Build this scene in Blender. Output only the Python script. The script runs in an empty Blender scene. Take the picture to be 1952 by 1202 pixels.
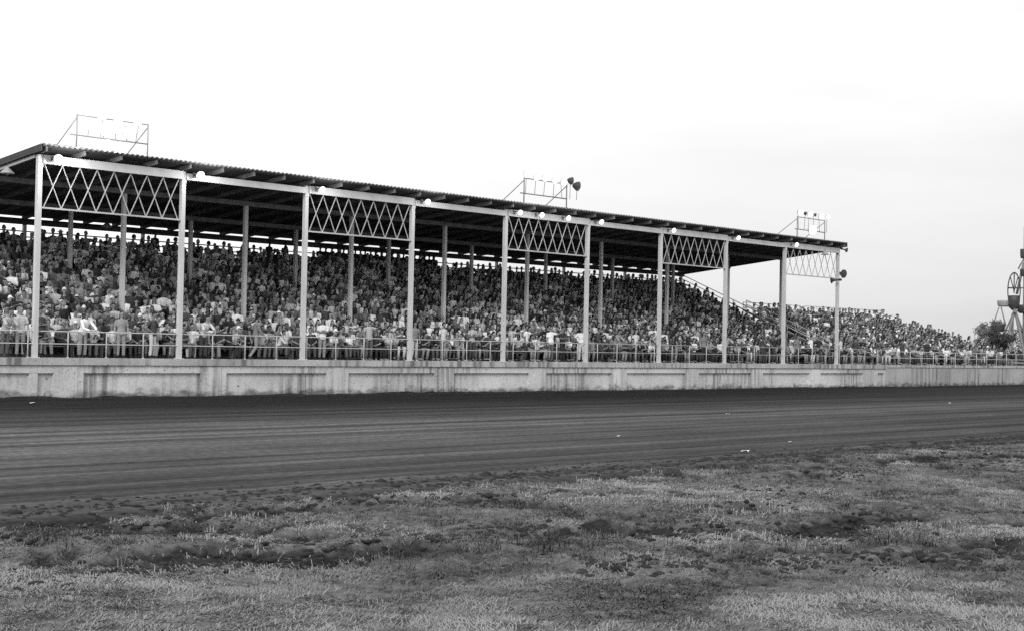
import bpy, bmesh, math, random
import numpy as np
from mathutils import Vector, Matrix, Euler

random.seed(7)
rng = np.random.default_rng(7)
scn = bpy.context.scene
COL = scn.collection
R_ = math.radians

# ------------------------------------------------------------------ camera
CAM = np.array([-26.257, -47.931, 2.213])
YAW, PITCH, ROLL, LENS = 0.814756705, 0.0205687, 0.0195622, 51.66
cf = Vector((math.sin(YAW)*math.cos(PITCH), math.cos(YAW)*math.cos(PITCH), math.sin(PITCH)))
cr0 = Vector((math.cos(YAW), -math.sin(YAW), 0)); cu0 = cr0.cross(cf)
cr = cr0*math.cos(ROLL) + cu0*math.sin(ROLL)
cu = -cr0*math.sin(ROLL) + cu0*math.cos(ROLL)
cam_d = bpy.data.cameras.new('camera'); cam = bpy.data.objects.new('camera', cam_d); COL.objects.link(cam)
cam.matrix_world = Matrix(((cr.x, cu.x, -cf.x, CAM[0]), (cr.y, cu.y, -cf.y, CAM[1]), (cr.z, cu.z, -cf.z, CAM[2]), (0, 0, 0, 1)))
cam_d.sensor_width = 36; cam_d.sensor_fit = 'HORIZONTAL'; cam_d.lens = LENS
cam_d.clip_start = 0.1; cam_d.clip_end = 20000
scn.camera = cam
def project(P):            # only used to choose which people are built singly and to word their labels
    d = Vector(P) - Vector(CAM); z = d.dot(cf); f = LENS/36
    return 0.5 + f*d.dot(cr)/z, 0.3079 - f*d.dot(cu)/z, z

# ------------------------------------------------------------------ world, sun, exposure
SUN_EL, SUN_AZ = R_(27), R_(240)          # soft dusk light from the left, behind the camera
w = bpy.data.worlds.new('World'); scn.world = w; w.use_nodes = True
nt = w.node_tree; nt.nodes.clear()
def N(t, tree=nt): return tree.nodes.new(t)
out = N('ShaderNodeOutputWorld'); bg = N('ShaderNodeBackground')
sky = N('ShaderNodeTexSky'); sky.sky_type = 'NISHITA'; sky.sun_disc = False
sky.sun_elevation = SUN_EL; sky.sun_rotation = SUN_AZ
sky.air_density = 1.0; sky.dust_density = 4.0; sky.ozone_density = 1.0
bw = N('ShaderNodeRGBToBW')
mixc = N('ShaderNodeMix'); mixc.data_type = 'FLOAT'; mixc.inputs[0].default_value = 0.72   # even cloud cover over the clear sky
mixc.inputs[3].default_value = 9.8
tc = N('ShaderNodeTexCoord'); mp = N('ShaderNodeMapping'); mp.inputs['Scale'].default_value = (1.2, 1.2, 7)
nz = N('ShaderNodeTexNoise'); nz.inputs['Scale'].default_value = 1.6; nz.inputs['Detail'].default_value = 5
mr = N('ShaderNodeMapRange'); mr.inputs[1].default_value = .38; mr.inputs[2].default_value = .66; mr.inputs[3].default_value = .90; mr.inputs[4].default_value = 1.04
mul = N('ShaderNodeMath'); mul.operation = 'MULTIPLY'
L = nt.links.new
L(sky.outputs[0], bw.inputs[0]); L(bw.outputs[0], mixc.inputs[2])
L(tc.outputs['Generated'], mp.inputs[0]); L(mp.outputs[0], nz.inputs[0]); L(nz.outputs[0], mr.inputs[0])
# thinner, brighter cloud towards the left, thicker grey cloud low on the right
dt = N('ShaderNodeVectorMath'); dt.operation = 'DOT_PRODUCT'; dt.inputs[1].default_value = (-.72, .05, .75)
ad = N('ShaderNodeMath'); ad.operation = 'ADD'; ad.use_clamp = False; ad.inputs[1].default_value = 1.47
cl0 = N('ShaderNodeClamp'); cl0.inputs[1].default_value = .6; cl0.inputs[2].default_value = 1.3
mul2 = N('ShaderNodeMath'); mul2.operation = 'MULTIPLY'
L(tc.outputs['Generated'], dt.inputs[0]); L(dt.outputs['Value'], ad.inputs[0]); L(ad.outputs[0], cl0.inputs[0])
L(mixc.outputs[0], mul.inputs[0]); L(mr.outputs[0], mul.inputs[1])
L(mul.outputs[0], mul2.inputs[0]); L(cl0.outputs[0], mul2.inputs[1])
L(mul2.outputs[0], bg.inputs[0]); L(bg.outputs[0], out.inputs[0])
bg.inputs[1].default_value = 0.1

sd = bpy.data.lights.new('sun', 'SUN'); sun = bpy.data.objects.new('sun', sd); COL.objects.link(sun)
sd.energy = 1.1; sd.angle = R_(16); sd.color = (1, 1, 1)
sdir = Vector((math.sin(SUN_AZ)*math.cos(SUN_EL), math.cos(SUN_AZ)*math.cos(SUN_EL), math.sin(SUN_EL)))
sun.rotation_euler = sdir.to_track_quat('Z', 'Y').to_euler()
vs = scn.view_settings; vs.view_transform = 'Standard'; vs.look = 'None'; vs.exposure = 0.35; vs.gamma = 1.0; vs.use_curve_mapping = False
scn.render.filter_size = 1.9
scn.cycles.use_denoising = False
scn.cycles.sample_clamp_indirect = 1.5; scn.cycles.max_bounces = 6; scn.cycles.diffuse_bounces = 4

# ------------------------------------------------------------------ materials
def grey(v): return (v, v, v, 1)
def mat(name, v, rough=.85, var=.25, scale=3.0, stretch=(1, 1, 1), bump=0.0, bscale=None, spec=.3, dark=None, metal=0.0, detail=6):
    m = bpy.data.materials.new(name); m.use_nodes = True; t = m.node_tree; b = t.nodes['Principled BSDF']
    b.inputs['Roughness'].default_value = rough; b.inputs['Specular IOR Level'].default_value = spec; b.inputs['Metallic'].default_value = metal
    c = t.nodes.new('ShaderNodeTexCoord'); p = t.nodes.new('ShaderNodeMapping'); p.inputs['Scale'].default_value = stretch
    n = t.nodes.new('ShaderNodeTexNoise'); n.inputs['Scale'].default_value = scale; n.inputs['Detail'].default_value = detail
    r = t.nodes.new('ShaderNodeMapRange'); r.inputs[1].default_value = .3; r.inputs[2].default_value = .7
    r.inputs[3].default_value = v*(1-var); r.inputs[4].default_value = v*(1+var)
    k = t.links.new
    k(c.outputs['Object'], p.inputs[0]); k(p.outputs[0], n.inputs[0]); k(n.outputs[0], r.inputs[0]); k(r.outputs[0], b.inputs['Base Color'])
    if bump:
        n2 = t.nodes.new('ShaderNodeTexNoise'); n2.inputs['Scale'].default_value = bscale or scale*4; n2.inputs['Detail'].default_value = 8
        bm_ = t.nodes.new('ShaderNodeBump'); bm_.inputs['Strength'].default_value = bump; bm_.inputs['Distance'].default_value = .05
        k(p.outputs[0], n2.inputs[0]); k(n2.outputs[0], bm_.inputs['Height']); k(bm_.outputs[0], b.inputs['Normal'])
    return m
def emit(name, s):
    m = bpy.data.materials.new(name); m.use_nodes = True; t = m.node_tree; t.nodes.clear()
    e = t.nodes.new('ShaderNodeEmission'); e.inputs[1].default_value = s; o = t.nodes.new('ShaderNodeOutputMaterial')
    t.links.new(e.outputs[0], o.inputs[0]); return m
M = {}
M['paint'] = mat('white_paint', .52, .5, .10, 1.5, (1, 1, .4))
M['trim'] = mat('pale_trim_paint', .42, .55, .12, 1.2)
M['rail'] = mat('galvanised_pipe', .40, .5, .12, 4)
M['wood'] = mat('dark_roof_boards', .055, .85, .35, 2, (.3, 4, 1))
M['rafter'] = mat('weathered_rafter_wood', .15, .85, .3, 3)
M['tin'] = mat('corrugated_tin', .22, .55, .35, 1.2, (3, .6, 1), metal=.0)
M['bench'] = mat('weathered_bench_planks', .17, .85, .3, 2, (.4, 6, 6))
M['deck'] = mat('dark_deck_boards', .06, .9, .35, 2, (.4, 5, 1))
M['iron'] = mat('dark_iron', .05, .5, .3, 6)
M['steel'] = mat('grey_steel_pipe', .16, .5, .2, 6)
M['shade'] = mat('grey_enamel', .3, .4, .2, 6); M['glare_enamel'] = mat('glare_enamel', .6, .4, .05, 6)
M['lens'] = emit('lit_lamp_glass', 3.0)
M['lens_hot'] = emit('bright_lamp_glass', 3.5)
M['glass_off'] = mat('unlit_lamp_glass', .08, .2, .2, 8)

def concrete(name, v, seed):
    m = bpy.data.materials.new(name); m.use_nodes = True; t = m.node_tree; b = t.nodes['Principled BSDF']; k = t.links.new
    b.inputs['Roughness'].default_value = .9; b.inputs['Specular IOR Level'].default_value = .2
    c = t.nodes.new('ShaderNodeTexCoord')
    def noise(sc, strt, det=5):
        p = t.nodes.new('ShaderNodeMapping'); p.inputs['Scale'].default_value = strt; p.inputs['Location'].default_value = (seed, seed*.7, 0)
        n = t.nodes.new('ShaderNodeTexNoise'); n.inputs['Scale'].default_value = sc; n.inputs['Detail'].default_value = det
        k(c.outputs['Object'], p.inputs[0]); k(p.outputs[0], n.inputs[0]); return n.outputs[0]
    def rng_(x, a, b_, lo, hi):
        r = t.nodes.new('ShaderNodeMapRange'); r.inputs[1].default_value = a; r.inputs[2].default_value = b_; r.inputs[3].default_value = lo; r.inputs[4].default_value = hi
        k(x, r.inputs[0]); return r.outputs[0]
    def mulm(a, b_):
        q = t.nodes.new('ShaderNodeMath'); q.operation = 'MULTIPLY'; k(a, q.inputs[0]); k(b_, q.inputs[1]); return q.outputs[0]
    base = rng_(noise(.35, (1, 1, 1.5)), .3, .7, .80, 1.15)
    streak = rng_(noise(1.6, (2.4, 1, .10), 6), .45, .62, 1.0, .42)        # water stains that run down the face
    gate = noise(.5, (.8, 1, .3), 3)
    mx = t.nodes.new('ShaderNodeMix'); mx.data_type = 'FLOAT'; k(rng_(gate, .42, .58, 0, 1), mx.inputs[0]); mx.inputs[2].default_value = 1.0; k(streak, mx.inputs[3])
    speck = rng_(noise(9, (1, 1, 1), 3), .66, .72, 1.0, .35)
    fine = rng_(noise(14, (1, 1, 1), 8), .3, .7, .85, 1.1)
    x = mulm(mulm(base, mx.outputs[0]), mulm(speck, fine))
    sep = t.nodes.new('ShaderNodeSeparateXYZ'); k(c.outputs['Object'], sep.inputs[0])                    # mud splashed up from the track
    md = t.nodes.new('ShaderNodeMath'); md.operation = 'MULTIPLY_ADD'; k(noise(2.2, (1, 1, 1.6), 7), md.inputs[0]); md.inputs[1].default_value = -.9; k(sep.outputs[2], md.inputs[2])
    x = mulm(x, rng_(md.outputs[0], -.42, -.12, .30, 1.0))
    crack = noise(3.1, (1, 1, .35), 9)
    cd = t.nodes.new('ShaderNodeMath'); cd.operation = 'SUBTRACT'; cd.inputs[1].default_value = .5; k(crack, cd.inputs[0])
    ca = t.nodes.new('ShaderNodeMath'); ca.operation = 'ABSOLUTE'; k(cd.outputs[0], ca.inputs[0])
    x = mulm(x, rng_(ca.outputs[0], 0, .006, .62, 1.0))
    sc = t.nodes.new('ShaderNodeMath'); sc.operation = 'MULTIPLY'; sc.inputs[1].default_value = v; k(x, sc.inputs[0])
    k(sc.outputs[0], b.inputs['Base Color'])
    bp = t.nodes.new('ShaderNodeBump'); bp.inputs['Strength'].default_value = .35; bp.inputs['Distance'].default_value = .02
    k(noise(10, (1, 1, 1), 8), bp.inputs['Height']); k(bp.outputs[0], b.inputs['Normal'])
    return m
M['concrete'] = concrete('stained_concrete', .54, 1.0)
M['cap'] = concrete('concrete_cap', .42, 5.0)
M['concrete_plain'] = concrete('plain_concrete', .36, 9.0)

def dirt_mat():
    m = bpy.data.materials.new('packed_track_clay'); m.use_nodes = True; t = m.node_tree; b = t.nodes['Principled BSDF']; k = t.links.new
    b.inputs['Roughness'].default_value = .95; b.inputs['Specular IOR Level'].default_value = .15
    c = t.nodes.new('ShaderNodeTexCoord')
    def noise(sc, strt, det=6, rot=0):
        p = t.nodes.new('ShaderNodeMapping'); p.inputs['Scale'].default_value = strt; p.inputs['Rotation'].default_value = (0, 0, rot)
        n = t.nodes.new('ShaderNodeTexNoise'); n.inputs['Scale'].default_value = sc; n.inputs['Detail'].default_value = det
        k(c.outputs['Object'], p.inputs[0]); k(p.outputs[0], n.inputs[0]); return n.outputs[0]
    def rng_(x, a, b_, lo, hi):
        r = t.nodes.new('ShaderNodeMapRange'); r.inputs[1].default_value = a; r.inputs[2].default_value = b_; r.inputs[3].default_value = lo; r.inputs[4].default_value = hi
        k(x, r.inputs[0]); return r.outputs[0]
    def mulm(a, b_):
        q = t.nodes.new('ShaderNodeMath'); q.operation = 'MULTIPLY'; k(a, q.inputs[0]); k(b_, q.inputs[1]); return q.outputs[0]
    # tyre-swept lines along the track, and the soft moist cushion thrown up by the wall
    lines = rng_(noise(1.0, (.012, 1.15, 1), 8), .36, .64, .40, 1.6)
    fine = rng_(noise(5.0, (.05, 1.3, 1), 6), .3, .7, .72, 1.25)
    blot = rng_(noise(.25, (1, 1, 1), 6), .3, .7, .82, 1.15)
    grain = rng_(noise(9, (.6, 1, 1), 8), .32, .68, .6, 1.4)
    sep = t.nodes.new('ShaderNodeSeparateXYZ'); k(c.outputs['Object'], sep.inputs[0])
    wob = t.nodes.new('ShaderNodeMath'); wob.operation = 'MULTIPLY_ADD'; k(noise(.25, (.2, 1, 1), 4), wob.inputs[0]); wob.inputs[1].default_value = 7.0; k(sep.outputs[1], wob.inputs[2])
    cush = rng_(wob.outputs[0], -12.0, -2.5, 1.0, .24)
    tyre1 = rng_(noise(1.3, (.02, 2.2, 1), 3, .055), .56, .66, 1.0, .62); tyre2 = rng_(noise(1.1, (.02, 2.6, 1), 3, -.035), .58, .68, 1.0, 1.45)
    worn = t.nodes.new('ShaderNodeMapRange'); worn.interpolation_type = 'SMOOTHERSTEP'; worn.inputs[1].default_value = 0; worn.inputs[2].default_value = 9; worn.inputs[3].default_value = 1.35; worn.inputs[4].default_value = .8
    wa = t.nodes.new('ShaderNodeMath'); wa.operation = 'ADD'; wa.inputs[1].default_value = 16.0; k(wob.outputs[0], wa.inputs[0])
    wb_ = t.nodes.new('ShaderNodeMath'); wb_.operation = 'ABSOLUTE'; k(wa.outputs[0], wb_.inputs[0]); k(wb_.outputs[0], worn.inputs[0])
    vignette_x = t.nodes.new('ShaderNodeMath'); vignette_x.operation = 'MULTIPLY_ADD'; k(noise(.06, (1, 1, 1), 4), vignette_x.inputs[0]); vignette_x.inputs[1].default_value = 40.0; k(sep.outputs[0], vignette_x.inputs[2])
    vignette = rng_(vignette_x.outputs[0], 15, 65, 1.0, .48)                                           # lens vignette painted into the clay colour, darker to the right
    x = mulm(mulm(mulm(mulm(lines, fine), mulm(blot, grain)), mulm(tyre1, tyre2)), mulm(cush, mulm(worn.outputs[0], vignette)))
    sc = t.nodes.new('ShaderNodeMath'); sc.operation = 'MULTIPLY'; sc.inputs[1].default_value = .062; k(x, sc.inputs[0])
    k(sc.outputs[0], b.inputs['Base Color'])
    bp = t.nodes.new('ShaderNodeBump'); bp.inputs['Strength'].default_value = .9; bp.inputs['Distance'].default_value = .06
    k(noise(6, (.4, 1, 1), 8), bp.inputs['Height']); k(bp.outputs[0], b.inputs['Normal'])
    return m
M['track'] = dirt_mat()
def field_mat():
    m = bpy.data.materials.new('turf_and_soil'); m.use_nodes = True; t = m.node_tree; b = t.nodes['Principled BSDF']; k = t.links.new
    b.inputs['Roughness'].default_value = .95; b.inputs['Specular IOR Level'].default_value = .1
    a = t.nodes.new('ShaderNodeAttribute'); a.attribute_name = 'soil'
    c = t.nodes.new('ShaderNodeTexCoord')
    n = t.nodes.new('ShaderNodeTexNoise'); n.inputs['Scale'].default_value = 7; n.inputs['Detail'].default_value = 8; k(c.outputs['Object'], n.inputs[0])
    r1 = t.nodes.new('ShaderNodeMapRange'); r1.inputs[1].default_value = .3; r1.inputs[2].default_value = .7; r1.inputs[3].default_value = .07; r1.inputs[4].default_value = .19; k(n.outputs[0], r1.inputs[0])
    r2 = t.nodes.new('ShaderNodeMapRange'); r2.inputs[1].default_value = .3; r2.inputs[2].default_value = .7; r2.inputs[3].default_value = .008; r2.inputs[4].default_value = .034; k(n.outputs[0], r2.inputs[0])
    mx = t.nodes.new('ShaderNodeMix'); mx.data_type = 'FLOAT'; k(a.outputs['Fac'], mx.inputs[0]); k(r1.outputs[0], mx.inputs[2]); k(r2.outputs[0], mx.inputs[3])
    k(mx.outputs[0], b.inputs['Base Color'])
    bp = t.nodes.new('ShaderNodeBump'); bp.inputs['Strength'].default_value = 1.0; bp.inputs['Distance'].default_value = .08
    n3 = t.nodes.new('ShaderNodeTexNoise'); n3.inputs['Scale'].default_value = 14; n3.inputs['Detail'].default_value = 6; k(c.outputs['Object'], n3.inputs[0])
    k(n3.outputs[0], bp.inputs['Height']); k(bp.outputs[0], b.inputs['Normal'])
    return m
M['field'] = field_mat()
M['soil'] = mat('dark_soil', .022, .95, .4, 8, bump=.5)
M['ground'] = mat('far_ground', .07, .95, .4, .05)

# ------------------------------------------------------------------ mesh helpers
def link(o, parent=None):
    COL.objects.link(o)
    if parent is not None: o.parent = parent
    return o
def tag(o, label=None, cat=None, group=None, kind=None):
    if label: o['label'] = label
    if cat: o['category'] = cat
    if group: o['group'] = group
    if kind: o['kind'] = kind
    return o
def empty(name, loc=(0, 0, 0)):
    o = bpy.data.objects.new(name, None); COL.objects.link(o); o.location = loc; o.empty_display_size = .3; return o
class MB:
    def __init__(s): s.V = []; s.F = []
    def add(s, V, F):
        n = len(s.V); s.V += [tuple(v) for v in V]; s.F += [tuple(i+n for i in f) for f in F]; return s
    def box(s, a, b):
        x0, y0, z0 = a; x1, y1, z1 = b
        return s.add([(x0, y0, z0), (x1, y0, z0), (x1, y1, z0), (x0, y1, z0), (x0, y0, z1), (x1, y0, z1), (x1, y1, z1), (x0, y1, z1)],
                     [(0, 3, 2, 1), (4, 5, 6, 7), (0, 1, 5, 4), (1, 2, 6, 5), (2, 3, 7, 6), (3, 0, 4, 7)])
    def beam(s, p, q, wd, ht, up=(0, 0, 1)):     # box section bar from p to q
        p, q = Vector(p), Vector(q); d = (q-p).normalized(); sx = d.cross(Vector(up)).normalized(); u = sx.cross(d)
        V = [c + sx*a*wd/2 + u*b*ht/2 for c in (p, q) for a, b in ((-1, -1), (1, -1), (1, 1), (-1, 1))]
        return s.add(V, [(0, 3, 2, 1), (4, 5, 6, 7), (0, 1, 5, 4), (1, 2, 6, 5), (2, 3, 7, 6), (3, 0, 4, 7)])
    def tube(s, p, q, r, n=8, r2=None):
        return s.add(*tube([p, q], [r, r if r2 is None else r2], n))
    def ring(s, c, ax, u, ru, rv, r, n=28, m=6):   # elliptical hoop
        c, u, ax = Vector(c), Vector(u), Vector(ax); v = ax.cross(u).normalized(); V = []; F = []
        for i in range(n):
            t = 2*math.pi*i/n; cen = c + u*ru*math.cos(t) + v*rv*math.sin(t); rad = (u*math.cos(t) + v*math.sin(t)).normalized()
            for j in range(m):
                a = 2*math.pi*j/m; V.append(cen + rad*r*math.cos(a) + ax*r*math.sin(a))
        for i in range(n):
            for j in range(m):
                F.append((i*m+j, ((i+1) % n)*m+j, ((i+1) % n)*m+(j+1) % m, i*m+(j+1) % m))
        return s.add(V, F)
    def lathe(s, mtx, prof, n=20):
        V = []; F = []
        for r, z in prof:
            for i in range(n):
                a = 2*math.pi*i/n; V.append(mtx @ Vector((r*math.cos(a), r*math.sin(a), z)))
        for k in range(len(prof)-1):
            for i in range(n):
                F.append((k*n+i, k*n+(i+1) % n, (k+1)*n+(i+1) % n, (k+1)*n+i))
        F.append(tuple(range(n-1, -1, -1))); F.append(tuple((len(prof)-1)*n+i for i in range(n)))
        return s.add(V, F)
    def build(s, name, m, parent=None, smooth=False):
        me = bpy.data.meshes.new(name); me.from_pydata(s.V, [], s.F); me.update()
        for mm in (m if isinstance(m, (list, tuple)) else [m]): me.materials.append(mm)
        if smooth: me.polygons.foreach_set('use_smooth', [True]*len(me.polygons))
        return link(bpy.data.objects.new(name, me), parent)
def tube(pts, rad, n=8, ref=(1, 0, 0), cap=True):
    """closed tapered tube; rad entries are r or (r_along_ref, r_across)"""
    pts = [Vector(p) for p in pts]; V = []; F = []; ref = Vector(ref)
    for i, p in enumerate(pts):
        d = (pts[min(i+1, len(pts)-1)] - pts[max(i-1, 0)])
        d = d.normalized() if d.length > 1e-9 else Vector((0, 0, 1))
        a = ref - d*ref.dot(d)
        if a.length < .2: a = Vector((0, 1, .3)) - d*Vector((0, 1, .3)).dot(d)
        a.normalize(); b = d.cross(a)
        r = rad[i]; ra, rb = (r if isinstance(r, tuple) else (r, r))
        for j in range(n):
            t = 2*math.pi*j/n; V.append(p + a*ra*math.cos(t) + b*rb*math.sin(t))
    for i in range(len(pts)-1):
        for j in range(n): F.append((i*n+j, i*n+(j+1) % n, (i+1)*n+(j+1) % n, (i+1)*n+j))
    if cap:
        F.append(tuple(range(n-1, -1, -1))); F.append(tuple((len(pts)-1)*n+j for j in range(n)))
    return V, F
def np_mesh(name, V, T, mats, midx=None, smooth=False):
    """mesh from arrays, T (n,3) or (n,4)"""
    me = bpy.data.meshes.new(name); k = T.shape[1]
    me.vertices.add(len(V)); me.vertices.foreach_set('co', np.ascontiguousarray(V, np.float32).ravel())
    me.loops.add(T.size); me.loops.foreach_set('vertex_index', np.ascontiguousarray(T, np.int32).ravel())
    me.polygons.add(len(T)); me.polygons.foreach_set('loop_start', np.arange(0, T.size, k, dtype=np.int32))
    for m in mats: me.materials.append(m)
    if midx is not None: me.polygons.foreach_set('material_index', np.ascontiguousarray(midx, np.int32))
    if smooth: me.polygons.foreach_set('use_smooth', np.ones(len(T), bool))
    me.update(calc_edges=True); me.validate()
    return me
def vnoise(x, y, seed=0):
    r = np.random.default_rng(seed); G = r.random((256, 256))
    xi = np.floor(x).astype(int); yi = np.floor(y).astype(int); fx = x-xi; fy = y-yi
    fx = fx*fx*(3-2*fx); fy = fy*fy*(3-2*fy); a = lambda i, j: G[i & 255, j & 255]
    return (a(xi, yi)*(1-fx)+a(xi+1, yi)*fx)*(1-fy)+(a(xi, yi+1)*(1-fx)+a(xi+1, yi+1)*fx)*fy
def fbm(x, y, seed=0, oct=5):
    s = 0; am = .5
    for o in range(oct): s = s+am*vnoise(x*2**o, y*2**o, seed+o); am *= .5
    return s            # about 0..1, mean .48
def grid(xs, ys, zf):
    X, Y = np.meshgrid(xs, ys); Z = zf(X, Y); V = np.stack([X, Y, Z], -1).reshape(-1, 3)
    nx, ny = len(xs), len(ys); i = (np.arange(ny-1)[:, None]*nx+np.arange(nx-1)[None]).ravel()
    return V, np.stack([i, i+1, i+nx+1, i+nx], 1)

# ------------------------------------------------------------------ ground, track, infield
g = MB(); g.add([(-6000, -6000, -.3), (6000, -6000, -.3), (6000, 6000, -.3), (-6000, 6000, -.3)], [(0, 1, 2, 3)])
tag(g.build('ground', M['ground']), kind='structure')

def track_z(X, Y):
    z = .03*(fbm(X*.03, Y*1.6, 11, 5)-.48) + .02*(fbm(X*1.5, Y*2.5, 12, 4)-.48)
    edge = np.clip((Y+1.6)/1.6, 0, 1)
    z = z + edge**2*(.05+.22*np.maximum(fbm(X*.7, Y*1.5, 13, 5)-.42, 0)) + np.clip((Y+9)/9, 0, 1)*.05*(fbm(X*.5, Y*1.2, 17, 5)-.48)
    inner = np.clip((-27.5-Y)/3.5, 0, 1)
    return z + inner*.10*(fbm(X*1.2, Y*1.8, 14, 5)-.5) - np.clip((-31.5-Y)/.5, 0, 1)*.35
V, T = grid(np.concatenate([np.arange(-60, 30, .3), np.arange(30, 260, 1.2)]), np.arange(-32.4, .02, .12), track_z)
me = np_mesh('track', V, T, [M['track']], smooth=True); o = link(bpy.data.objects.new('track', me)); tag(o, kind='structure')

RUTS = [(-19.4, -35.4, 1.3, .55), (-18.2, -35.4, 1.0, .45), (-17.2, -35.8, .9, .5), (-16.3, -35.6, .9, .5), (-15.3, -35.9, .8, .4), (-17.0, -32.4, .9, .5), (-15.6, -33.2, .8, .5),
        (-13.5, -36.0, .9, .5), (-12.3, -36.9, .9, .45), (-11.5, -37.2, .8, .5), (-13.4, -38.9, .8, .45), (-13.0, -39.5, .8, .4), (-12.2, -39.8, .9, .45), (-11.6, -40.3, .8, .4), (-10.9, -40.6, .8, .4),
        (-14.6, -38.6, .7, .35), (-10.2, -38.2, .9, .5), (-8.6, -38.0, .9, .45), (-9.0, -36.2, .8, .4), (3.3, -33.0, 2.0, .8), (1.6, -34.8, 2.0, .8), (5.5, -34.2, 2.2, .8), (-3.0, -34.0, .9, .4), (-6.5, -35.0, .8, .4), (-11.0, -33.0, .7, .4),
        (-14.5, -32.3, .9, .35), (-12.6, -32.1, .8, .3), (-18.4, -32.6, 1.0, .4)]
def berm(X, Y): return -.558*(X+19.3)-.83*(Y+34.7)      # distance on the near side of the churned strip
def soil_mask(X, Y):
    s = np.zeros_like(X)
    n = fbm(X*1.1, Y*1.1, 31, 6); n2 = fbm(X*3.2, Y*3.2, 37, 5)
    # ruts lie along the picture's width, roughly the camera's sideways direction
    ux, uy = .69, -.73
    for x, y, a, b in RUTS:
        u = (X-x)*ux+(Y-y)*uy; v = -(X-x)*uy+(Y-y)*ux
        s = np.maximum(s, 1.25-np.sqrt((u/a/1.15)**2+(v/b/1.1)**2))
    nd = berm(X, Y)+(n-.48)*1.2
    s = s + (n-.48)*2.6 + (n2-.48)*2.4 + .62*np.exp(-((nd+.75)/.62)**2) - .9*np.clip(nd/.35+.3, 0, 1)
    edge = np.clip((Y+32.3)/1.5, 0, 1)
    s = np.maximum(s, edge*1.3+(n2-.48)*2.2)
    s = np.maximum(s, (n-.60)*5-1.5*(nd > .2))
    return np.clip((s-.25)/.5, 0, 1)
def field_z(X, Y):
    e = fbm(X*.9, np.zeros_like(X)+3.3, 41, 5)-.48
    ramp = np.clip((-30.6+e*1.6-Y)/.9, 0, 1); ramp = ramp*ramp*(3-2*ramp)
    s = soil_mask(X, Y)
    z = -.16 + ramp*.17 + .16*(fbm(X*.35, Y*.35, 21, 4)-.48) + .10*(fbm(X*2.2, Y*2.2, 23, 5)-.48) + s*(.30*(fbm(X*4, Y*4, 27, 4)-.55)-.07)
    return z
fx = np.concatenate([np.arange(-34, 14, .09), np.arange(14, 130, .5)]); fy = np.arange(-60, -29.6, .09)
V, T = grid(fx, fy, field_z)
me = np_mesh('infield', V, T, [M['field']], smooth=True)
at = me.attributes.new('soil', 'FLOAT', 'POINT'); at.data.foreach_set('value', soil_mask(V[:, 0], V[:, 1]).astype(np.float32))
tag(link(bpy.data.objects.new('infield', me)), kind='structure')

# grass: bent two-triangle blades gathered in clumps, thin where the soil shows
def make_grass(n):
    # sampled in the wedge the infield opens up, denser near the viewer; two thirds lie matted, the rest stand in tufts
    def field(m, power=1.35):
        d = 6+46*rng.random(m)**power; a = YAW+(rng.random(m)-.5)*1.05; return CAM[0]+np.sin(a)*d, CAM[1]+np.cos(a)*d
    x, y = field(n*2); flat = np.ones(len(x), bool); hm = np.ones(len(x))
    tx_, ty_ = field(5200, 1.2); k = rng.integers(8, 60, len(tx_)); rad = .03+.10*rng.random(len(tx_))
    th = .5+1.4*rng.random(len(tx_))**2
    bx = np.repeat(tx_, k)+rng.normal(0, 1, k.sum())*np.repeat(rad, k); by = np.repeat(ty_, k)+rng.normal(0, 1, k.sum())*np.repeat(rad, k)
    x = np.concatenate([x, bx]); y = np.concatenate([y, by]); flat = np.concatenate([flat, np.zeros(len(bx), bool)]); hm = np.concatenate([hm, np.repeat(th, k)]); hm = hm*(1+.9*np.exp(-((berm(x, y)+.6)/.7)**2)-.3*(berm(x, y) > .1))
    e = fbm(x*.9, np.zeros_like(x)+3.3, 41, 5)-.48; s = soil_mask(x, y); cl = fbm(x*2.6, y*2.6, 51, 5)
    keep = (y < -30.9+e*1.6) & (y > -59.5) & (rng.random(len(x)) < (1-s*.93)*np.clip((cl-.24)*3.4, .15, 1))
    x, y, s, flat, hm, cl = x[keep], y[keep], s[keep], flat[keep], hm[keep], cl[keep]; n = len(x); d = np.hypot(x-CAM[0], y-CAM[1])
    z = field_z(x, y)-.004
    ln = np.where(flat, .035+.085*rng.random(n)**1.5, (.018+.045*rng.random(n))*hm)          # strand length
    rise = np.where(flat, .10+.28*rng.random(n), .55+.4*rng.random(n))                     # how far it stands up
    wd = .0022+.0022*rng.random(n)+.0001*d
    az = np.where(flat, 2.3*(fbm(x*.6, y*.6, 71, 4)-.48)*6+rng.normal(0, .9, n), rng.random(n)*6.283); dx, dy = np.cos(az), np.sin(az); px, py = -dy, dx
    def P(t, hw):
        b = ln*np.sqrt(1-rise**2)*t; zz = ln*rise*np.sin(t*2.2)/.9
        return np.stack([x+dx*b+px*hw, y+dy*b+py*hw, z+zz], -1)
    V = np.stack([P(0, wd), P(0, -wd), P(.55, wd*.8), P(.55, -wd*.8), P(1, 0*wd)], 1).reshape(-1, 3)
    i = np.arange(n)*5
    T = np.concatenate([np.stack([i, i+1, i+3], 1), np.stack([i, i+3, i+2], 1), np.stack([i+2, i+3, i+4], 1)])
    tone = .49+(fbm(x*.45, y*.45, 61, 6)-.48)*1.3+(fbm(x*3, y*3, 67, 3)-.45)*.35+.06*(rng.random(n)-.5)-.03*(~flat)+.045-.12*np.clip((x+13)/16, 0, 1)+.10*np.clip(berm(x, y)/.5+.3, 0, 1)-.09*np.exp(-((berm(x, y)+.75)/.7)**2)  # tone also lowered towards the right: lens vignette put into the grass colour
    mi = np.digitize(tone, [.36, .44, .51, .58]); return V, T, np.tile(mi, 3)
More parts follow.
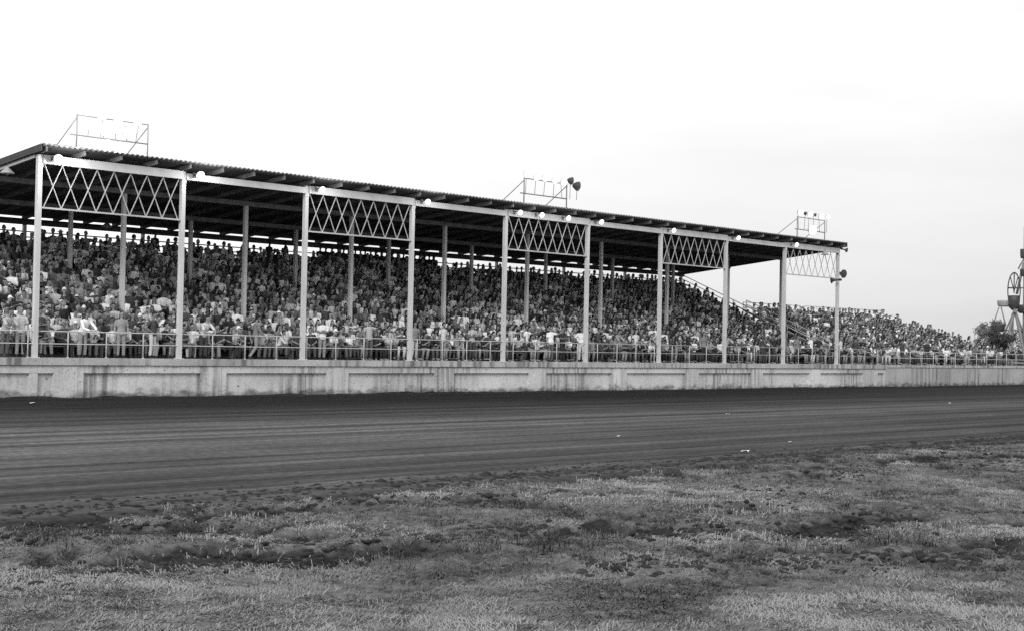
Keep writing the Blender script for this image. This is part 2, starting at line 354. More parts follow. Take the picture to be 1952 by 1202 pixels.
gm = [mat('grass_%s' % nme, v, .8, .15, 40) for nme, v in (('dark', .045), ('dull', .09), ('mid', .15), ('dry', .195), ('straw', .25))]
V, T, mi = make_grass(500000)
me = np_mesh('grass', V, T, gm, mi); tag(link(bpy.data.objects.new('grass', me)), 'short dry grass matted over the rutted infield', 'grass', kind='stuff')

# clods of earth along the track edges, in the ruts and at the wall's foot
ico = bmesh.new(); bmesh.ops.create_icosphere(ico, subdivisions=1, radius=1); iv = np.array([v.co[:] for v in ico.verts]); it = np.array([[v.index for v in f.verts] for f in ico.faces]); ico.free()
cx, cy, cs = [], [], []
for k in range(9000):
    u = random.random()
    if u < .45: X = random.uniform(-24, 40); Y = -30.7+random.gauss(0, .45); s = random.uniform(.008, .035)*(2.2 if random.random() < .05 else 1)
    elif u < .75: r = random.choice(RUTS); X = r[0]+random.gauss(0, r[2]*.7); Y = r[1]+random.gauss(0, r[3]*.9); s = random.uniform(.01, .05)
    else: X = random.uniform(-12, 90); Y = -.22-abs(random.gauss(0, .3)); s = random.uniform(.015, .06)
    cx.append(X); cy.append(Y); cs.append(s)
cx, cy, cs = map(np.array, (cx, cy, cs)); cz = np.where(cy > -20, track_z(cx, cy), np.maximum(track_z(cx, cy)*(cy > -32.4)-1*(cy <= -32.4), field_z(cx, cy)))
jit = 1+.45*(rng.random((len(cx), len(iv), 1))-.5)
V = (iv[None]*jit*np.stack([cs*(1+rng.random(len(cs))), cs*(1+.6*rng.random(len(cs))), cs*.7], -1)[:, None]+np.stack([cx, cy, cz], -1)[:, None]).reshape(-1, 3)
T = (it[None]+(np.arange(len(cx))*len(iv))[:, None, None]).reshape(-1, 3)
me = np_mesh('dirt_clods', V, T, [M['soil']]); tag(link(bpy.data.objects.new('dirt_clods', me)), 'loose clods of dark earth along track edge, ruts and wall foot', 'dirt', kind='stuff')

# ------------------------------------------------------------------ trackside wall
PZ0, PZ1, PZT = .93, 1.22, 1.475
wall = empty('concrete_wall', (24, 0, 0)); tag(wall, 'long stained concrete retaining wall with recessed panels below the grandstand', 'wall')
def at_parent(mb, name, m, par, **k):
    o = mb.build(name, m, par, **k); o.matrix_parent_inverse = Matrix.Translation(-Vector(par.location)); return o
X0, X1 = -14.0, 60.0
b = MB(); b.box((X0, .04, -.2), (X1, .5, PZ1-.002)); at_parent(b, 'panel_field', M['concrete'], wall)
b = MB(); b.box((X0, -.10, PZ0), (X1, .04, PZ1-.002))
edges = [X0] + sum([[1.9+6.265*k, 1.9+6.265*k+5.07] for k in range(-2, 9)], []) 
spans = []
for k in range(-2, 9): spans.append((1.9+6.265*k, 1.9+6.265*k+5.07))
prev = X0
for a, c in spans + [(58.95, 59.75)]:
    if a > prev: b.box((prev, -.10, -.2), (a, .04, PZ0))
    prev = c
b.box((prev, -.10, -.2), (X1, .04, PZ0))
b.box((-.1+1.9-2.02, -.09, -.2), (.7-.6, .04, PZ0-.002))
at_parent(b, 'panel_frame', M['concrete'], wall)
pl = MB()
for k in range(-1, 9):
    xm = 1.9+6.265*k-.6
    if xm < 58: pl.box((xm-.33, -.128, -.2), (xm+.33, -.10, 1.16)); pl.box((xm-.22, -.14, -.2), (xm+.22, -.128, 1.05))
at_parent(pl, 'pilaster_strips', M['concrete'], wall)
b = MB(); b.box((X0, -.19, PZ1), (X1, .5, PZT)); at_parent(b, 'cap', M['cap'], wall)
pw = empty('plain_concrete_wall', (75, 0, 0)); tag(pw, 'plain smooth grey concrete wall continuing right of the recessed panels', 'wall')
b = MB(); b.box((X1+.004, -.10, -.2), (130, .5, 1.30)); at_parent(b, 'wall_face', M['concrete_plain'], pw)
b = MB(); b.box((X1+.004, -.15, 1.302), (130, .5, 1.455)); at_parent(b, 'cap', M['cap'], pw)

# pipe railing on the wall top
def railing(x0, x1, zt, zm, zb, step, label, off=0):
    e = empty('pipe_railing', ((x0+x1)/2, 0, zb)); tag(e, label, 'railing')
    b = MB(); b.tube((x0, 0, zt), (x1, 0, zt), .022); at_parent(b, 'top_rail', M['rail'], e, smooth=True)
    b = MB(); b.tube((x0, 0, zm), (x1, 0, zm), .019); at_parent(b, 'middle_rail', M['rail'], e, smooth=True)
    x = x0+.02
    while x < x1:
        b = MB(); b.tube((x, 0, zb), (x, 0, zt), .026); b.add(*tube([(x, 0, zb), (x, 0, zb+.03)], [.06, .05], 8)); at_parent(b, 'post', M['rail'], e, smooth=True); x += step
railing(-8.08, 60.0, 2.41, 1.97, PZT, 1.56, 'thin two-bar pipe railing along the panelled wall top')
railing(60.12, 118, 2.33, 1.92, 1.455, 1.62, 'lower pipe railing on the plain wall at the right')

# ------------------------------------------------------------------ grandstand
GS = empty('grandstand', (27, 6, 0)); tag(GS, 'roofed grandstand with white posts and lattice panels full of spectators', 'grandstand')
def gp(mb, name, m, **k): return at_parent(mb, name, m, GS, **k)
roof_u = lambda y: 8.845-.11*y          # underside of the roof sheets
# corrugated sheet with rounded ridges
xs = np.arange(-.2, 54.21, .05); ys = np.array([-.58, 0, 2, 5, 8, 12.45])
Vt, Tt = grid(xs, ys, lambda X, Y: roof_u(Y)+.075+.028*np.sin(X*2*math.pi/.21))
Vb = Vt.copy(); Vb[:, 2] -= .03; n = len(Vt)
nx, ny = len(xs), len(ys); side = []
for j in range(ny-1): side += [(j*nx, (j+1)*nx, n+(j+1)*nx, n+j*nx), (j*nx+nx-1, n+j*nx+nx-1, n+(j+1)*nx+nx-1, (j+1)*nx+nx-1)]
for i in range(nx-1): side += [(i, n+i, n+i+1, i+1), ((ny-1)*nx+i, (ny-1)*nx+i+1, n+(ny-1)*nx+i+1, n+(ny-1)*nx+i)]
me = np_mesh('roof', np.concatenate([Vt, Vb]), np.concatenate([Tt, Tt[:, ::-1]+n, np.array(side)]), [M['tin']])
o = link(bpy.data.objects.new('roof', me), GS); o.matrix_parent_inverse = Matrix.Translation(-GS.location)
b = MB(); b.add([(x, y, roof_u(y)+h) for h in (0, .03) for x, y in ((-.15, -.5), (54.15, -.5), (54.15, 12.35), (-.15, 12.35))], [(0, 3, 2, 1), (4, 5, 6, 7), (0, 1, 5, 4), (1, 2, 6, 5), (2, 3, 7, 6), (3, 0, 4, 7)])
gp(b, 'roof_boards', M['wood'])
for i in range(37):
    x = 1.5*i; b = MB(); b.beam((x, -.5, roof_u(-.5)-.085), (x, 12.3, roof_u(12.3)-.085), .07, .165); gp(b, 'rafter', M['rafter'])
for x in (-.22, 54.22):
    b = MB(); b.beam((x, -.52, roof_u(-.52)-.05), (x, 12.35, roof_u(12.35)-.05), .05, .24); gp(b, 'verge_board', M['wood'])
# posts in four lines
ROWY = (0.0, 4.1, 8.2, 12.1)
for r, y in enumerate(ROWY):
    for i in range(10):
        s = (.085, .08, .075, .07)[r]; x = 6.0*i
        b = MB(); zt = 8.64 if r == 0 else roof_u(y)-.37
        b.box((x-s, y-s, PZT if r == 0 else .0), (x+s, y+s, zt))
        if r == 0: b.box((x-s-.05, y-s-.05, PZT), (x+s+.05, y+s+.05, PZT+.025)); b.box((x-s-.02, y-s-.012, 8.20), (x+s+.02, y-s, 8.31))
        gp(b, 'column', M['paint'] if r < 2 else M['trim'])
# longitudinal beams and the front fascia, deeper over the lattice bays
for i in range(9):
    b = MB(); x0, x1 = 6*i+.087, 6*i+5.913
    if i % 2 == 0: b.box((x0, -.15, 8.33), (x1, -.02, 8.64))
    else: b.box((x0, -.13, 8.32), (x1, 0, 8.57))
    gp(b, 'fascia_beam', M['paint'])
for y in ROWY[1:]:
    b = MB(); b.box((-.14, y-.09, roof_u(y)-.38), (54.14, y+.09, roof_u(y)-.182)); gp(b, 'roof_beam', M['rafter'])
for x, m_ in ((-.09, M['trim']), (54.09, M['wood'])):
    b = MB(); b.beam((x, .14, roof_u(.14)-.235), (x, 12.0, roof_u(12)-.235), .07, .12); gp(b, 'end_beam', m_)
for i in range(0, 9, 2):
    e = empty('lattice_panel', (6*i+3, 0, 7.5)); e.parent = GS; e.matrix_parent_inverse = Matrix.Translation(-GS.location)
    b = MB(); x0, x1 = 6*i+.09, 6*i+5.91; st = (x1-x0)/8.3; zb, zt = 6.80, 8.33
    for k in range(9):
        a = x0+st*(k+.12)
        if k < 8: b.beam((a, -.05, zb), (a+st, -.05, zt), .028, .03, (0, 1, 0)); b.beam((a+.02, -.012, zt), (a+st, -.012, zb), .028, .03, (0, 1, 0))
    o = b.build('lattice_bars', M['trim'], e); o.matrix_parent_inverse = Matrix.Translation(-Vector(e.location))
    b = MB(); b.box((x0, -.07, zb-.06), (x1, .02, zb)); o = b.build('bottom_rail', M['trim'], e); o.matrix_parent_inverse = Matrix.Translation(-Vector(e.location))
# back of the stand: board band under the eave, rails behind the top row
b = MB(); b.box((-.3, 12.0, 7.10), (54.3, 12.04, 7.375)); gp(b, 'back_board', M['wood'])
for z in (6.82, 6.58):
    b = MB(); b.tube((-.3, 12.2, z), (54.3, 12.2, z), .03); gp(b, 'back_rail', M['rail'], smooth=True)
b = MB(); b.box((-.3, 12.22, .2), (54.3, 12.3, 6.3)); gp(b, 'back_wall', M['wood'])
# stepped deck and benches
NR, RY, RZ, SP, RS = 14, 1.9, 2.02, .75, .3075
def stepped(x0, xe, nr, name, par):
    b = MB()
    for k in range(nr):
        x1 = xe(k)
        y = RY+SP*k; z = RZ+RS*k-.43; b.box((x0, y-.55, z-.3 if k else .0), (x1, y+.2-.001, z))
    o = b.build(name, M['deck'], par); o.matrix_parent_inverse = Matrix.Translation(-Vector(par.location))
    for k in range(nr):
        x1 = xe(k); y = RY+SP*k; z = RZ+RS*k; b = MB(); b.box((x0, y-.15, z-.05), (x1, y+.15, z))
        xx = x0+.3
        while xx < x1: b.box((xx-.04, y-.08, z-.43), (xx+.04, y+.08, z-.05)); xx += 3
        o = b.build('bench', M['bench'], par); o.matrix_parent_inverse = Matrix.Translation(-Vector(par.location))
stepped(-.2, lambda k: 54.2, NR, 'seating_deck', GS)
b = MB(); b.box((-14, .5, 0), (54.2, 1.349, 1.47)); gp(b, 'walkway', M['cap'])
def hand_rail(x, y0, y1, par, posts=True):
    zf = lambda y: RZ+RS*(y-RY)/SP
    for h, nme in ((1.0, 'end_rail'), (.72, 'end_rail')):
        b = MB(); b.tube((x, y0, zf(y0)+h), (x, y1, zf(y1)+h), .028); o = b.build(nme, M['rail'], par, smooth=True); o.matrix_parent_inverse = Matrix.Translation(-Vector(par.location))
    b = MB(); n = 6
    for i in range(n):
        y = y0+(y1-y0)*i/(n-1); b.tube((x, y, zf(y)-.7), (x, y, zf(y)+1.0), .026)
    o = b.build('end_rail_posts', M['rail'], par, smooth=True); o.matrix_parent_inverse = Matrix.Translation(-Vector(par.location))
hand_rail(54.32, 1.7, 12.2, GS); 
b = MB()
for k in range(8): y = 1.4+1.35*k; b.box((54.22, y, .2), (54.27, y+1.346, RZ+RS*(y+.6-RY)/SP-.12))
gp(b, 'end_skirt', M['deck'])

# open bleachers beyond the roof
NB = 9
BL = empty('open_bleachers', (65, 5, 0)); tag(BL, 'open uncovered bleachers packed with people right of the roofed grandstand', 'bleachers')
BEND = lambda k: 74.3+.86*(NB-1-k)
stepped(56.1, BEND, NB, 'seating_deck', BL)
hand_rail(56.0, 1.7, 8.1, BL)
zb = RZ+RS*(NB-1)
for h in (.95, .6):
    b = MB(); b.tube((56, 8.35, zb+h), (74.5, 8.35, zb+h), .025); at_parent(b, 'back_rail', M['rail'], BL, smooth=True)
b = MB()
for i in range(9): x = 56+18.5*i/8; b.tube((x, 8.35, 0), (x, 8.35, zb+.95), .03)
at_parent(b, 'back_posts', M['rail'], BL, smooth=True)
for x in np.arange(-12, 80, 3.0):
    if not 53 < x+1.4 < 57:
        wbn = empty('loose_bench', (x+1.4, 1.12, 1.47)); tag(wbn, 'low plank bench on the walkway hidden under the people sitting behind the railing', 'bench', 'low benches behind the railing')
        b = MB(); b.box((x, .98, 1.86), (x+2.8, 1.26, 1.9)); at_parent(b, 'seat', M['bench'], wbn)
        for q in (x+.3, x+2.5): b = MB(); b.box((q-.03, 1.0, 1.452), (q+.03, 1.24, 1.86)); at_parent(b, 'leg', M['bench'], wbn)
b = MB(); b.box((54.22, .5, 0), (84, 1.349, 1.45)); at_parent(b, 'walkway', M['cap'], BL)
ST = empty('stairway', (55.1, 5, 0)); tag(ST, 'open stairway between the roofed grandstand and the open bleachers', 'stairs')
b = MB()
for k in range(20): y = 1.4+.36*k; b.box((54.36, y, .1), (55.95, y+.358, 1.45+.155*k))
at_parent(b, 'steps', M['deck'], ST)
for x in (54.5, 55.85):
    b = MB()
    for h in (.9, .5): b.tube((x, 1.5, 1.5+h), (x, 8.3, 4.4+h), .028)
    for i in range(6): y = 1.6+1.3*i; b.tube((x, y, 1.4+.43*(y-1.4)), (x, y, 2.36+.43*(y-1.4)), .026)
    at_parent(b, 'hand_rail', M['steel'], ST, smooth=True)

# ------------------------------------------------------------------ lamps and loudspeakers
def aim(loc, d): return Matrix.Translation(Vector(loc)) @ Vector(d).normalized().to_track_quat('Z', 'Y').to_matrix().to_4x4()
def lamp_parts(par, loc, d, r, lit, hot=False, nme=None):
    """bowl reflector with a domed glass, pointing along d"""
    m = aim(loc, d); off = Matrix.Translation(-Vector(par.location)) if par.type == 'EMPTY' else Matrix.Identity(4)
    b = MB(); b.lathe(m, [(r*.22, -r*1.25), (r*.42, -r*1.1), (r*.78, -r*.6), (r*.97, -r*.15), (r*1.04, 0), (r*.96, .01)])
    h = b.build('housing', (M['glare_enamel'] if hot else M['shade']) if lit else M['iron'], par, smooth=True); h.matrix_parent_inverse = off  # hot lamps get a pale housing, their glare put into its colour
    b = MB(); b.lathe(m, [(r*.93, .012), (r*.9, r*.12), (r*.7, r*.30), (r*.38, r*.42), (r*.06, r*.46)])
    l = b.build('lens', (M['lens_hot'] if hot else M['lens']) if lit else M['glass_off'], h, smooth=True)
    return h
ORD = ['first', 'second', 'third', 'fourth', 'fifth', 'sixth', 'seventh', 'eighth', 'ninth', 'tenth', 'eleventh', 'twelfth', 'thirteenth', 'fourteenth', 'fifteenth', 'sixteenth', 'seventeenth', 'eighteenth', 'nineteenth', 'twentieth']
def fascia_light(x, label, watts):
    e = empty('floodlight', (x, -.3, 8.5)); tag(e, label, 'floodlight', 'lit floodlights along the front roof beam')
    lamp_parts(e, (x, -.55, 8.50), (-.35, -1, -.42), (.16 if watts > 60 else .13), True)
    ld = bpy.data.lights.new('floodlight_glow', 'POINT'); ld.energy = watts; ld.shadow_soft_size = .15
    lo = bpy.data.objects.new('floodlight_glow', ld); COL.objects.link(lo); lo.location = (x+.35, -1.25, 8.30)
    b = MB(); b.tube((x, -.14, 8.52), (x, -.42, 8.58), .025); b.box((x-.07, -.17, 8.42), (x+.07, -.132, 8.62)); at_parent(b, 'bracket', M['steel'], e)
for i in range(9):
    fascia_light(6*i+.42, 'small white lit floodlight beside the top of the %s white front post from the left' % ORD[i], (110, 70, 45, 30, 18, 12, 10, 8, 6)[i])
fascia_light(6*4+1.95, 'white lit floodlight on the beam over the third lattice panel, nearer its left post', 12)
fascia_light(6*4+3.9, 'white lit floodlight on the beam over the third lattice panel, nearer its right post', 12)

def rack(x0, x1, label, lamps, pm='steel'):
    y = .05; zr = roof_u(y)+.06; e = empty('floodlight_rack', ((x0+x1)/2, y, zr)); tag(e, label, 'floodlight rack')
    zt = 10.28
    for x in (x0, x1):
        b = MB(); b.tube((x, y, zr), (x, y, zt), .03); at_parent(b, 'post', M[pm], e, smooth=True)
        b = MB(); b.tube((x, y, zt-.12), (x, y+2.3, roof_u(y+2.3)+.08), .022); at_parent(b, 'brace', M[pm], e, smooth=True)
    b = MB(); b.tube((x0-.25, y, 9.52), (x1, y, 9.52), .028); at_parent(b, 'lower_rail', M[pm], e, smooth=True)
    b = MB(); b.tube((x0, y, zt-.03), (x1, y, zt-.03), .022); at_parent(b, 'upper_rail', M[pm], e, smooth=True)
    for dx, z, r, lit, hot in lamps:
        p = (x0+dx, y-.12, z); hh = lamp_parts(e, p, (-.25 if lit else .9, -1, -.30), r, lit, hot); hh.name = 'floodlight'
        b = MB(); b.tube((x0+dx, y, 9.52), (x0+dx+random.uniform(-.15, .15), y, z-r*.4), .014); at_parent(b, 'stem', M[pm], e, smooth=True)
    return e
rack(1.46, 4.43, 'leftmost roof rack, its glaring white floodlights almost hiding the frame', [(.45, 9.95, .2, True, True), (.95, 10.4, .24, True, True), (1.1, 9.85, .26, True, True), (1.6, 10.0, .28, True, True), (2.1, 9.85, .26, True, True), (2.45, 10.3, .17, True, True), (1.2, 9.25, .24, True, True), (1.7, 9.2, .24, True, True)], 'rail')  # lighter pipe on this frame: lamp flare put into its colour
rack(25.3, 28.4, 'middle roof rack of lit lamps with two dark unlit lamps at its right end', [(.1, 10.45, .2, True, False), (.75, 10.35, .17, True, False), (1.4, 10.4, .19, True, False), (2.1, 10.35, .17, True, False), (2.75, 10.3, .19, True, False), (3.35, 10.42, .2, False, False), (3.85, 10.2, .25, False, False)])
rack(49.4, 52.5, 'rightmost small roof rack with four lit lamps on top and one bigger below', [(.15, 10.52, .2, True, False), (.75, 10.5, .12, False, False), (1.2, 10.5, .18, True, False), (1.85, 10.5, .11, False, False), (2.5, 10.48, .18, True, False), (3.3, 10.5, .15, True, False), (1.55, 9.55, .30, True, True)])

def pendant(x, y, z, zt, label):
    e = empty('pendant_lamp', (x, y, z)); tag(e, label, 'lamp', 'conical lamps hanging under the roof')
    b = MB(); b.lathe(Matrix.Translation((x, y, z)), [(.26, 0), (.24, .03), (.12, .15), (.05, .2), (.04, .26)], 16); at_parent(b, 'shade', M['shade'], e, smooth=True)
    b = MB(); b.tube((x, y, z+.25), (x, y, zt), .012); at_parent(b, 'stem', M['iron'], e)
    b = MB(); b.lathe(Matrix.Translation((x, y, z-.06)), [(.02, 0), (.06, .03), (.05, .08), (.03, .1)], 10); at_parent(b, 'bulb', M['shade'], e, smooth=True)
pendant(-.3, 1.73, 8.06, 8.45, 'conical lamp hanging at the left end of the roof')
pendant(9.6, 11.3, 7.22, 7.5, 'conical lamp hanging at the back behind the first lattice panel')
pendant(52.0, -.3, 8.12, 8.7, 'dark conical lamp hanging behind the last lattice panel at the right')

def horn(name, loc, d, r, ln, label):
    e = empty(name, loc); tag(e, label, 'loudspeaker'); m = aim(loc, d)
    b = MB(); b.lathe(m, [(r*.25, -ln), (r*.28, -ln*.6), (r*.35, -ln*.45), (r*.55, -ln*.2), (r*.9, -.02), (r, 0), (r*.92, .006)]); at_parent(b, 'horn', M['iron'], e, smooth=True)
    b = MB(); b.lathe(m, [(r*.36, -ln-.16), (r*.4, -ln-.14), (r*.4, -ln-.01), (r*.3, -ln+.01)], 14); at_parent(b, 'driver', M['iron'], e, smooth=True)
horn('loudspeaker', (54.42, -.18, 7.08), (-.3, -1, -.1), .27, .25, 'round black loudspeaker on the right side of the last front post')
horn('loudspeaker', (53.2, -.05, 6.62), (-.8, .6, -.1), .2, .5, 'black horn loudspeaker pointing left below the last lattice panel')
horn('loudspeaker', (54.45, -.35, 8.55), (1, -.5, -.2), .15, .3, 'small dark horn loudspeaker under the right corner of the roof')

# ------------------------------------------------------------------ people
SKIN_T = [('pale', .27), ('tan', .19), ('brown', .10)]
HAIR_T = [('black', .008), ('dark', .014), ('brown', .028), ('fair', .16), ('grey', .26)]
SHIRT_T = [('black', .03), ('dark', .06), ('dark grey', .10), ('grey', .17), ('mid grey', .25), ('light grey', .37), ('pale', .52), ('white', .72)]
PANT_T = [('black', .025), ('dark', .05), ('grey', .10), ('light', .24), ('white', .5)]
mk = lambda pre, L_: [mat('%s_%s' % (pre, n.replace(' ', '_')), v, .85, .12, 6) for n, v in L_]
MS, MH, MC, MT = mk('skin', SKIN_T), mk('hair', HAIR_T), mk('shirt_cloth', SHIRT_T), mk('trouser_cloth', PANT_T)
M['shoe'] = mat('shoe_leather', .03, .6); M['feature'] = mat('brow_and_eye', .03, .7); M['lip'] = mat('lip', .16, .6)

def joints(kind):
    """joint positions of a pose, facing -Y; seated poses have the seat surface at z = 0, standing ones the floor"""
    seated = kind.startswith('sit'); J = {}
    lean = {'sit_upright': .06, 'sit_lap': .12, 'sit_knees': .52, 'sit_chin': .40, 'sit_folded': .05, 'sit_point': .05, 'sit_clap': .15, 'sit_turned': .08,
            'stand': .02, 'stand_hips': .05, 'stand_rail': .42, 'stand_folded': .0, 'stand_point': .0, 'stand_walk': .06}[kind]
    pz = .115 if seated else .95
    D = Vector((0, -math.sin(lean), math.cos(lean))); Fw = Vector((0, -math.cos(lean), -math.sin(lean)))
    P = Vector((0, 0 if kind != 'stand_rail' else .08, pz))
    J['spine'] = [P-D*.07, P, P+D*.16, P+D*.33, P+D*.45, P+D*.51]
    nk = P+D*.50; hd = (D*.6+Vector((0, -.1, .45))).normalized(); J['neck'] = [nk, nk+hd*.10]
    J['head'] = nk+hd*.205+Vector((0, -.02, 0)); J['hy'] = {'sit_turned': .9, 'sit_point': -.5, 'stand_point': -.6}.get(kind, 0.0); J['hp'] = {'sit_knees': .08, 'stand_rail': .1}.get(kind, 0)
    for s in (-1, 1):
        sh = P+D*.445+Vector((s*.185, .01, 0)); q = lambda x, f, d: P+Vector((s*x, 0, 0))+Fw*f+D*d
        el, wr = q(.25, .03, .20), q(.17, .25, .09)
        if kind in ('sit_upright', 'sit_turned'): el, wr = q(.235, .06, .19), Vector((s*.11, -.34, .22))
        elif kind == 'sit_lap': el, wr = q(.24, .08, .18), Vector((s*.05, -.26, .21))
        elif kind == 'sit_knees': el, wr = Vector((s*.17, -.40, .25)), Vector((s*.045, -.56, .38))
        elif kind == 'sit_chin':
            el = Vector((s*.15, -.38, .24)); wr = J['head']+Vector((s*.05, -.07, -.16)) if s > 0 else Vector((-.02, -.44, .26))
        elif kind in ('sit_folded', 'stand_folded'): el, wr = q(.235, .06, .20), q(-s*s*.04 if s > 0 else -.02, .19, .24+.03*s)
        elif kind == 'sit_clap': el, wr = q(.23, .12, .20), q(.045, .32, .33)
        elif kind in ('sit_point', 'stand_point'):
            if s > 0: el, wr = q(.26, .25, .40), q(.24, .50, .46)
            elif kind == 'sit_point': wr = Vector((s*.11, -.3, .22))
            else: el, wr = q(.25, .02, .20), q(.24, .08, -.05)
        elif kind == 'stand': el, wr = q(.245, -.01, .18), q(.25, .07, -.06)
        elif kind == 'stand_hips': el, wr = q(.37, -.05, .22), q(.19, .06, .06)
        elif kind == 'stand_rail': el, wr = Vector((s*.27, -.35, 1.06)), Vector((s*.12, -.52, 1.0))
        elif kind == 'stand_walk': el, wr = q(.245, -.1*s, .18), q(.24, .10-.22*s, -.03)
        J['arm%d' % s] = [sh, el, wr]
        hip = P+Vector((s*.09, 0, -.02))
        if seated: kn, an = Vector((s*.13, -.45, .10)), Vector((s*.12, -.40, -.35))
        elif kind == 'stand_walk': kn, an = Vector((s*.09, -.12-.12*s, .50)), Vector((s*.09, .05-.24*s, .09))
        elif kind == 'stand_rail': kn, an = Vector((s*.11, .06, .49)), Vector((s*.12, .10, .085))
        else: kn, an = Vector((s*.10, -.02, .50)), Vector((s*.11, .02, .085))
        J['leg%d' % s] = [hip, kn, an]
    return J

def lerp(a, b, t): return Vector(a)*(1-t)+Vector(b)*t
def head_verts(c, yaw, pitch, nu=16, nv=12, s=1.0):
    V = []; F = []; rot = Euler((pitch, 0, yaw)).to_matrix()
    for i in range(nv+1):
        ph = math.pi*i/nv
        for j in range(nu):
            th = 2*math.pi*j/nu; x, y, z = math.sin(ph)*math.sin(th), -math.sin(ph)*math.cos(th), math.cos(ph)
            fx, fy, fz = .076*x, .096*y, .118*z
            if z < 0: fx *= 1-.22*(-z)**1.5; fy *= 1-(.10 if y < 0 else .25)*(-z)     # jaw narrows, nape goes in
            if y < -.75: fy = max(fy, -.090)                                            # flatter face
            V.append(c+rot @ Vector((fx, fy, fz))*s)
    for i in range(nv):
        for j in range(nu): F.append((i*nu+j, (i+1)*nu+j, (i+1)*nu+(j+1) % nu, i*nu+(j+1) % nu))
    return V, F, rot
def person_shapes(kind, hair, sleeve, lod=False, build=1.0):
    """lists of closed shells per part: body, shirt, trousers, hair"""
    J = joints(kind); n = 6 if lod else 14; B, S, T_, H = [], [], [], []; bw_ = build
    tor = [(.135*bw_, .105*bw_), (.158*bw_, .115*bw_), (.138*bw_, .10*bw_), (.165*bw_, .115*bw_), (.17*bw_, .095), (.085, .07)]
    cl = .014
    B.append(tube(J['spine'], tor, n)); B.append(tube([J['neck'][0]-Vector((0, 0, .03)), J['neck'][1]+(J['neck'][1]-J['neck'][0])*.4], [.058, .052], n))
    hv, hf, rot = head_verts(J['head'], J['hy'], J['hp'], 8 if lod else 18, 5 if lod else 14)
    B.append((hv, hf)); hc = J['head']
    if not lod:
        B.append(tube([hc+rot @ Vector((0, -.082, .03)), hc+rot @ Vector((0, -.108, -.018)), hc+rot @ Vector((0, -.085, -.03))], [.008, .014, .012], 8))     # nose
        B.append(tube([hc+rot @ Vector((-.045, -.082, .036)), hc+rot @ Vector((.045, -.082, .036))], [.010, .010], 6))                                   # brow
        B.append(tube([hc+rot @ Vector((0, -.075, -.095)), hc+rot @ Vector((0, -.092, -.088))], [.026, .016], 8))                                         # chin
        for s in (-1, 1): B.append(tube([hc+rot @ Vector((s*.074, .005, -.03)), hc+rot @ Vector((s*.083, .012, 0)), hc+rot @ Vector((s*.08, .012, .03))], [(.008, .014), (.01, .02), (.008, .016)], 8, (0, 1, 0)))
    S.append(tube([J['spine'][0]-(J['spine'][1]-J['spine'][0])*.3]+J['spine'][1:], [(a+cl+.012*(k < 2), b+cl+.01*(k < 2)) for k, (a, b) in enumerate(tor)], n))
    if kind != 'stand_rail': T_.append(tube(J['spine'][:2], [(.15*bw_, .122*bw_), (.152*bw_, .112*bw_)], n))
    else: T_.append(tube(J['spine'][:2], [(.158*bw_, .13*bw_), (.152*bw_, .112*bw_)], n))
    for s in (-1, 1):
        sh, el, wr = J['arm%d' % s]; d2 = (wr-el).normalized()
        B.append(tube([lerp(J['spine'][4], sh, .55), sh, lerp(sh, el, .5), el, lerp(el, wr, .35), wr], [.05, .052, .045, .038, .038, .026], n))
        S.append(tube([lerp(J['spine'][4], sh, .5), sh, lerp(sh, el, .5), lerp(sh, el, .78)], [.062, .066, .06, .062], n) if not sleeve else
                 tube([lerp(J['spine'][4], sh, .5), sh, lerp(sh, el, .5), el, lerp(el, wr, .5), lerp(el, wr, .95)], [.062, .066, .058, .052, .05, .04], n))
        hp, kn, an = J['leg%d' % s]
        B.append(tube([hp, lerp(hp, kn, .5), kn, lerp(kn, an, .35), an], [.078, .07, .052, .053, .036], n))
        T_.append(tube([hp, lerp(hp, kn, .5), kn, lerp(kn, an, .4), lerp(kn, an, .95)], [.094*bw_, .084*bw_, .068, .066, .06], n))
        fd = Vector((s*.12, -1, -.15)).normalized()
        B.append(tube([an+Vector((0, .055, -.045)), an+Vector((0, .02, -.04)), an+fd*.10+Vector((0, 0, -.05)), an+fd*.19+Vector((0, 0, -.045))], [(.034, .03), (.04, .045), (.046, .034), (.03, .022)], n))
        # hand: palm, four unequal curled fingers and a thumb off its side
        up = Vector((0, 0, 1)) if abs(d2.z) < .8 else Vector((0, -1, 0)); sd_ = d2.cross(up).normalized(); nn = sd_.cross(d2).normalized()
        pe = wr+d2*.085
        if lod: B.append(tube([wr, wr+d2*.05, wr+d2*.15], [.028, .042, .022], 5))
        else:
            B.append(tube([wr-d2*.01, wr+d2*.03, pe], [(.027, .02), (.038, .018), (.042, .016)], 10, sd_))
            for q in range(4):
                o_ = sd_*(-.031+.0205*q); ln = (.066, .076, .072, .056)[q]; cur = .35+.12*q
                k1 = pe+o_+d2*ln*.5-nn*ln*.12; k2 = k1+(d2*math.cos(cur)-nn*math.sin(cur))*ln*.3; k3 = k2+(d2*math.cos(cur*2)-nn*math.sin(cur*2))*ln*.3
                B.append(tube([pe+o_-d2*.012, k1, k2, k3], [.0105, .0098, .009, .0075], 6))
            tb = wr+d2*.025-sd_*s*.03*-1
            B.append(tube([tb, tb+(sd_*s*.55+d2*.8)*.035-nn*.008, tb+(sd_*s*.35+d2)*.062-nn*.018], [.014, .0115, .009], 6))
